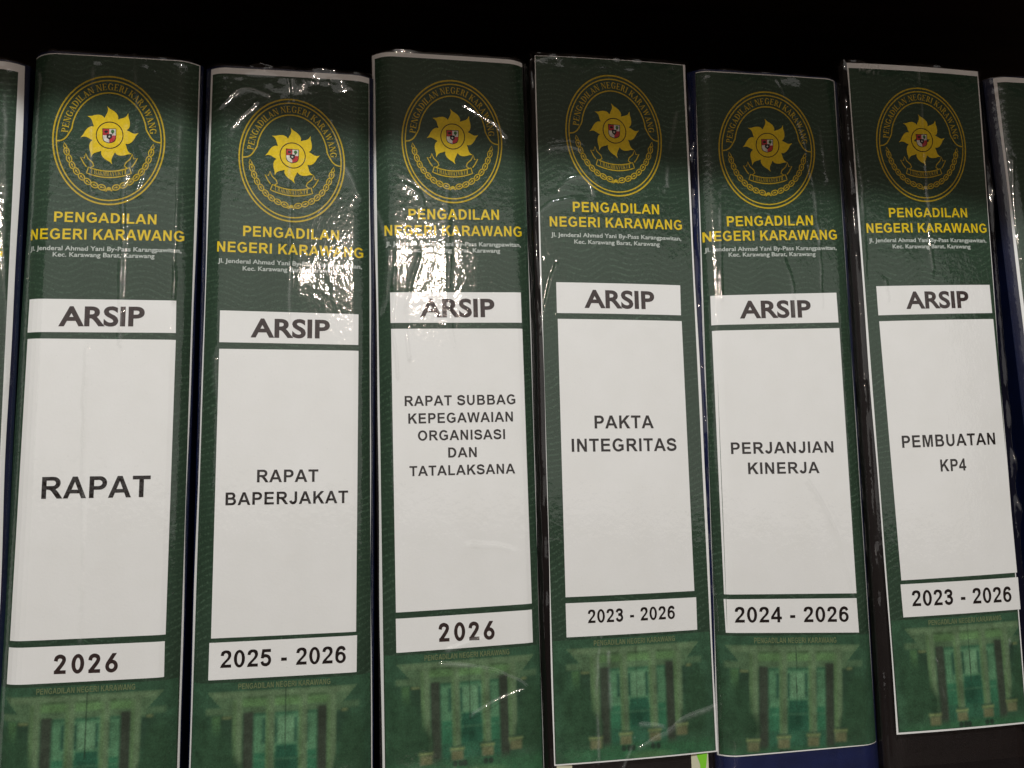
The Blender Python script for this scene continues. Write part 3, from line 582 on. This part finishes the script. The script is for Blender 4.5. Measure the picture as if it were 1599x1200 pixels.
def make_film_sheet(fr, root):
    i = fr.i; ext = 3.2 if fr.flat else 1.0
    x0, x1 = -fr.hl-ext, fr.hr+ext; z1 = fr.ztop+CFG[i].get('ft', 4.0); z0 = max(fr.zbot-14, 2.0)
    nx, nz = 170, int((z1-z0)/.55)
    X, Z = np.meshgrid(np.linspace(x0, x1, nx), np.linspace(z0, z1, nz))
    hgt = np.full(X.shape, .55); milky = np.zeros(X.shape)
    hgt += .032*value_noise(nx, nz, 4, 6) + .014*value_noise(nx, nz, 11, 22) + .006*value_noise(nx, nz, 30, 90)
    top = np.exp(-np.clip(fr.ztop+3-Z, 0, 99)/6.0); hgt += top*CFG[i].get('crinkle', 1.0)*(.34*value_noise(nx, nz, 9, 60) + .16*value_noise(nx, nz, 24, 150))
    edge = np.exp(-np.minimum(X-x0, x1-X)/2.2); hgt += edge*(.05*value_noise(nx, nz, 8, 60) + .05*value_noise(nx, nz, 8, 190))
    for bu, bv, br, ba in fr.D['bulge']:
        px, pz = fr.loc(bu, bv); hgt += ba*np.exp(-((X-px)**2+((Z-pz)*.8)**2)/br**2)
    jx = .8*value_noise(nx, nz, 10, 40); jz = .8*value_noise(nx, nz, 10, 40)
    for k, cr in enumerate(fr.D['crease']):
        p = [fr.loc(*q) for q in cr]; p = spline(p, 5) if len(p) > 2 else p
        dmin = np.full(X.shape, 1e9); side = np.zeros(X.shape)
        for (ax, az), (bx, bz) in zip(p, p[1:]):
            dx, dz = bx-ax, bz-az; ll = dx*dx+dz*dz+1e-9
            t = np.clip(((X+jx*.35-ax)*dx+(Z+jz*.35-az)*dz)/ll, 0, 1); ex, ez = X+jx*.35-ax-t*dx, Z+jz*.35-az-t*dz
            d = np.hypot(ex, ez); sel = d < dmin; dmin = np.where(sel, d, dmin)
            side = np.where(sel, (ex*dz-ez*dx)/math.sqrt(ll), side)
        w = .55 + .35*((k*37) % 10)/10; amp = (.30 + .25*((k*53) % 10)/10)*(.6+.4*np.clip(value_noise(nx, nz, 6, 34)+.6, 0, 1.6))
        hgt += amp*np.exp(-(dmin/w)**2) + .12*np.exp(-(dmin/(w*4))**2)*np.tanh(side/w)
        milky = np.maximum(milky, np.exp(-(side/(w*1.2)-.5)**2)*np.exp(-(dmin/(w*1.6))**2)*CFG[i].get('milk', .40)*np.clip(.55+.6*value_noise(nx, nz, 8, 44), 0, 1.3))
    if i == 6:                                                # rubbed, scratched corner
        for k in range(26):
            px, pz = fr.loc(176+random.random()*12, 157-random.random()*5); a = random.uniform(.6, 1.9); l = random.uniform(.6, 2.2)
            t = np.clip(((X-px)*math.cos(a)+(Z-pz)*math.sin(a)), 0, l)
            d = np.hypot(X-px-t*math.cos(a), Z-pz-t*math.sin(a)); milky = np.maximum(milky, .8*np.exp(-(d/.3)**2))
    dr = fr.drop(X); lim = fr.hl if True else 0
    if fr.flat:                                               # flaps of film folded back beside the sheet
        e = np.maximum(-X-fr.h, X-fr.h); dr = dr + np.clip(e-1.5, 0, 9)**1.6*.8; hgt = hgt*(1+.5*np.clip(e, 0, 3)*(.4+value_noise(nx, nz, 4, 30)))
    else:
        e = np.maximum(-X-fr.hl, X-fr.hr); dr = dr + np.clip(e, 0, 9)*5
    tp = np.clip(Z-fr.ztop-1.5, 0, 9); dr = dr + tp**1.7*.9
    Y = dr/1000 - np.maximum(hgt, .30)/1000
    me = bpy.data.meshes.new('plastic_film'); nv = nx*nz
    co = np.stack([X/1000, Y, Z/1000], -1).reshape(-1); me.vertices.add(nv); me.vertices.foreach_set('co', co)
    I = np.arange(nv).reshape(nz, nx); q = np.stack([I[:-1, :-1], I[:-1, 1:], I[1:, 1:], I[1:, :-1]], -1).reshape(-1, 4); nf = len(q)
    me.loops.add(nf*4); me.loops.foreach_set('vertex_index', q.reshape(-1).astype(np.int32))
    me.polygons.add(nf); me.polygons.foreach_set('loop_start', np.arange(0, nf*4, 4, dtype=np.int32)); me.polygons.foreach_set('loop_total', np.full(nf, 4, dtype=np.int32))
    me.polygons.foreach_set('use_smooth', np.ones(nf, dtype=bool))
    me.update(calc_edges=True); me.validate()
    at = me.attributes.new('milky', 'FLOAT', 'POINT'); at.data.foreach_set('value', milky.reshape(-1).astype(np.float32))
    me.materials.append(FILM)
    o = bpy.data.objects.new('plastic_film', me); COL.objects.link(o); o.parent = root
    return o

# ---------------------------------------------------------------- bookcase
def bookcase():
    root = bpy.data.objects.new('bookcase', None); COL.objects.link(root); root.location = (0, 0, 0)
    root['label'] = 'dark brown bookcase whose shelf holds the row of archive binders'; root['category'] = 'bookcase'
    wood = mat('dark_wood', (0.030, 0.016, 0.010), 0.45, 0.3); co = objco(wood)
    mp = N(wood, 'ShaderNodeMapping'); mp.inputs['Scale'].default_value = (1, 12, 12); L(wood, co, mp.inputs['Vector'])
    L(wood, mixc(wood, ramp(wood, noise(wood, mp.outputs[0], 9, 5), .3, .7), (.020, .010, .006), (.040, .021, .013)), bsdf(wood).inputs['Base Color'])
    v, f = box(-.75, .75, -.10, .32, -.025, 0); obj('lower_shelf_board', v, f, [wood], root)
    v, f = box(-.75, .75, .322, .335, -.0245, .43); obj('back_panel', v, f, [wood], root)
    zt = ZB + SHELF_Z; e = lambda x: -(SHELF_E + SHELF_S*x)
    v = [(x, y, z) for x in (-.75, .75) for y in (e(x), .320) for z in (zt, zt+.022)]
    obj('upper_shelf_board', v, f, [wood], root)
SHELF_Z, SHELF_E, SHELF_S = 0.200, 0.070, 0.060
bookcase()

# ---------------------------------------------------------------- binders
def grid_cuts(a, b, extra, n):
    s = sorted(set(list(np.linspace(a, b, n)) + [e for e in extra if a < e < b])); return s

def binder(i):
    fr = Frame(i); D = fr.D; cf = CFG[i]
    root = bpy.data.objects.new('archive_binder', None); COL.objects.link(root)
    root.location = (fr.u0/1000, 0, (fr.zb+ZB*1000)/1000); root.rotation_euler = (0, -fr.th, 0)
    root['label'] = cf['label']; root['category'] = 'binder'; root['group'] = 'archive binders standing in a row on the shelf'
    # cover: rounded spine and two boards reaching back into the shelf
    ztop = fr.ztop + cf.get('up', 0.8)
    xs = np.concatenate([np.linspace(-fr.hl, -fr.hl+10, 10), np.linspace(-fr.hl+12, fr.hr-12, 12), np.linspace(fr.hr-10, fr.hr, 10)])
    outer = [(-fr.hl, 285.0)] + [(x, float(fr.drop(x, True))) for x in xs] + [(fr.hr, 285.0)]
    inner = [(fr.hr-2.6, 285.0), (fr.hr-2.6, 9.0), (-fr.hl+2.6, 9.0), (-fr.hl+2.6, 285.0)]
    loop = outer + inner; n = len(loop); no = len(outer)
    v = [(x/1000, y/1000, z/1000) for z in (0.0, ztop) for x, y in loop]
    f = [(k, (k+1) % n, n+(k+1) % n, n+k) for k in range(n)]
    tess = tessellate_polygon([[Vector((p[0], p[1], 0)) for p in loop]])
    f += [tuple(n+k for k in t) for t in tess] + [tuple(t) for t in tess]
    obj('cover', v, f, [cf['cover']], root)
    # label sheet: white paper, green print inset by its white borders
    wl, wr, wt, wb = (cf.get(k, .4) for k in ('wl', 'wr', 'wt', 'wb'))
    Wd = fr.TR[0]-fr.TL[0]; Ht = (fr.TL[1]+fr.TR[1])/2-fr.zbot
    S_ = grid_cuts(0, 1, [wl/Wd, 1-wr/Wd], 46); T_ = grid_cuts(0, 1, [wb/Ht, 1-wt/Ht], 60)
    wav = lambda s, t: .25*math.sin(9*t+i) + .12*math.sin(23*t+2*i)      # hand-cut edge
    pt = lambda s, t: ((fr.BL[0]*(1-t)+fr.TL[0]*t)*(1-s) + (fr.BR[0]*(1-t)+fr.TR[0]*t)*s + wav(s, t)*(1 if s in (0, 1) else 0), (fr.BL[1]*(1-s)+fr.BR[1]*s)*(1-t) + (fr.TL[1]*(1-s)+fr.TR[1]*s)*t)
    v = []; f = []; fm = []
    for t in T_:
        for s in S_:
            x, z = pt(s, t); v.append((x/1000, float(fr.drop(x))/1000 - .00012, z/1000))
    ns = len(S_)
    for b in range(len(T_)-1):
        for a in range(ns-1):
            f.append((b*ns+a, b*ns+a+1, (b+1)*ns+a+1, (b+1)*ns+a))
            s_, t_ = (S_[a]+S_[a+1])/2, (T_[b]+T_[b+1])/2
            fm.append(1 if wl/Wd < s_ < 1-wr/Wd and wb/Ht < t_ < 1-wt/Ht else 0)
    lab = obj('label_sheet', v, f, [PAPER, GREEN], root, fm, True)
    if 'panel' in D:
        panels = {k: [fr.loc(*p) for p in D['panel'][k]] for k in 'aty'}; src = None
        eb = [fr.loc(*p) for p in D['emb']]
        lines = lambda key: [(s, fr.loc(*a), fr.loc(*b), cap) for s, a, b, cap in D[key]]
        court, addr, title = lines('court'), lines('addr'), lines('title')
        (head,), (year,) = [[(s, fr.loc(*a), fr.loc(*b), cap) for s, a, b, cap in [D[k]]] for k in ('head', 'year')]
    else:                                               # the two binders the photo cuts off: the same printed form, panels still blank
        o = Frame(2); sh = fr.ztop - o.ztop; mv = lambda p: (p[0], p[1]+sh)
        panels = {k: [mv(o.loc(*p)) for p in DATA[2]['panel'][k]] for k in 'aty'}
        eb = [mv(o.loc(*p)) for p in DATA[2]['emb']]
        lines = lambda key: [(s, mv(o.loc(*a)), mv(o.loc(*b)), cap) for s, a, b, cap in DATA[2][key]]
        court, addr, title, year = lines('court'), lines('addr'), [], None
        s, a, b, cap = DATA[2]['head']; head = (s, mv(o.loc(*a)), mv(o.loc(*b)), cap)
    # white panels
    for k, nm in (('a', 'heading_panel'), ('t', 'title_panel'), ('y', 'year_panel')):
        TL, TR, BR, BL = panels[k]; F = Flat(); nx, nz = 30, 24
        vv = [(s, t) for t in np.linspace(0, 1, nz) for s in np.linspace(0, 1, nx)]
        F.tri(vv, [(b*nx+a, b*nx+a+1, (b+1)*nx+a+1, (b+1)*nx+a) for b in range(nz-1) for a in range(nx-1)])
        fr.put(nm, F, lab, [PAPER], lambda s, t: ((BL[0]*(1-s)+BR[0]*s)*(1-t)+(TL[0]*(1-s)+TR[0]*s)*t, (BL[1]*(1-s)+BR[1]*s)*(1-t)+(TL[1]*(1-s)+TR[1]*s)*t), .17)
    # lettering
    def write(name, rows, mats, layer, face='sans', off=.03, track=0.0, font=None):
        F = Flat(); tr = []
        for s, a, b, cap in rows:
            ex = (b[0]-a[0], b[1]-a[1]); l = math.hypot(*ex); ey = (-ex[1]/l*cap*.25, cap*math.hypot(1, 0)*(.97+.03))
            n0 = len(F.v)
            if face == 'sans':
                for p in set_line(s, font or SANS, track)[0]: F.poly(p)
            else:
                vv, ff = humanist(s, off); F.tri(vv, ff)
            for k in range(n0, len(F.v)):
                x, y, z = F.v[k]; F.v[k] = (a[0]+ex[0]*x+ey[0]*y, a[1]+ex[1]*x+ey[1]*y, z)
        return fr.put(name, F, lab, mats, lambda x, y: (x, y), layer)
    write('court_name', court, [GOLD], .20, track=.03)
    write('address_text', addr, [WHITEINK], .20, 'humanist', .017)
    write('heading_text', [head], [BROWNINK], .22, 'humanist', .029)
    if title: write('title_text', title, [BLACKINK], .22, track=.045 if i != 1 else .02)
    if year:
        if i in (1, 3): write('year_text', [year], [BROWNINK], .22, track=.10, font=GEO)
        else: write('year_text', [year], [BLACKINK], .22, track=.06)
    # emblem
    Lp, Rp, Tp, Bp = eb; cx, cz = (Lp[0]+Rp[0]+Tp[0]+Bp[0])/4, (Lp[1]+Rp[1]+Tp[1]+Bp[1])/4
    ex = ((Rp[0]-Lp[0])/2, (Rp[1]-Lp[1])/2); ey = ((Tp[0]-Bp[0])/2, (Tp[1]-Bp[1])/2)
    fr.put('emblem', EMB, lab, [GOLD, GOLDLINE, BLACKINK, RED, SHIELDWHITE, LEAFINK], lambda x, y: (cx+ex[0]*x+ey[0]*y, cz+ex[1]*x+ey[1]*y), .20)
    # printed photo of the court house
    TL, TR, BR, BL = panels['y']; pw = math.hypot(BR[0]-BL[0], BR[1]-BL[1]); ux = ((BR[0]-BL[0])/pw, (BR[1]-BL[1])/pw)
    zl = fr.zbot + wb + .1; nx, nz = 130, 150; F = Flat(); vv = []; cc = []
    for b in range(nz):
        t = b/(nz-1)
        for a in range(nx):
            s = a/(nx-1)
            zt_ = BL[1]+(BR[1]-BL[1])*s - 1.2
            z = zt_*(1-t) + zl*t
            tt = (z-fr.zbot)/Ht
            xl = fr.BL[0]*(1-tt)+fr.TL[0]*tt + max(wl, .3)+.45; xr = fr.BR[0]*(1-tt)+fr.TR[0]*tt - max(wr, .3)-.45
            x = xl*(1-s)+xr*s; vv.append((x, z))
            dx, dz = x-BL[0], z-BL[1]; cc.append(((dx*ux[0]+dz*ux[1])/pw, -(dz*ux[0]-dx*ux[1])/pw))
    F.tri(vv, [(b*nx+a+nx, b*nx+a+nx+1, b*nx+a+1, b*nx+a) for b in range(nz-1) for a in range(nx-1)])
    nbase = len(vv)
    for p in set_line('PENGADILAN NEGERI KARAWANG')[0]:
        F.poly([[(BL[0]+ux[0]*pw*(.20+.62*q[0])-ux[1]*0, BL[1]+ux[1]*pw*(.20+.62*q[0]) - pw*(.070-.038*q[1])) for q in c] for c in p], 1, 3e-5)
    pic = fr.put('court_house_picture', F, lab, [PICTURE, SIGNINK], lambda x, y: (x, y), .16)
    cc = np.array(cc); colr = court_picture(cc[:, 0], cc[:, 1])
    full = np.ones((len(F.v), 4)); full[:nbase, :3] = colr*1.12; full[nbase:, :3] = .1
    at = pic.data.color_attributes.new('ink', 'FLOAT_COLOR', 'POINT'); at.data.foreach_set('color', full.reshape(-1))
    # card behind the film at the foot of one binder
    if i == 4:
        zb = fr.zbot
        a, b = fr.loc(15.2, -160), fr.loc(21.8, -160)
        vv, ff = box(a[0]/1000, b[0]/1000, -.0004, -.0001, (zb-26)/1000, (zb+3)/1000); obj('index_card', vv, ff, [CREAM], root)
        a, b = fr.loc(74.3, -160), fr.loc(82.0, -160); ax, bx = a[0]/1000, b[0]/1000
        vv, ff = box(ax, bx, -.0004, -.0001, (zb-28)/1000, (zb+3)/1000); card = obj('index_card', vv, ff, [CREAM], root)
        F = Flat(); w = b[0]-a[0]
        F.poly([spline([(a[0]+w*.26, zb+3), (a[0]+w*.34, zb-1), (a[0]+w*.50, zb-5), (a[0]+w*.44, zb-9), (a[0]+w*.55, zb-15), (a[0]+w*.8, zb-15), (a[0]+w*.76, zb-9), (a[0]+w*.86, zb-5), (a[0]+w*.93, zb-1), (a[0]+w*.95, zb+3)], 4)])
        o = obj('lime_mark', [(p[0]/1000, -.00048, p[1]/1000) for p in F.v], F.f, [LIME], card)
    make_film_sheet(fr, root)
    return root
for i in range(8): binder(i)
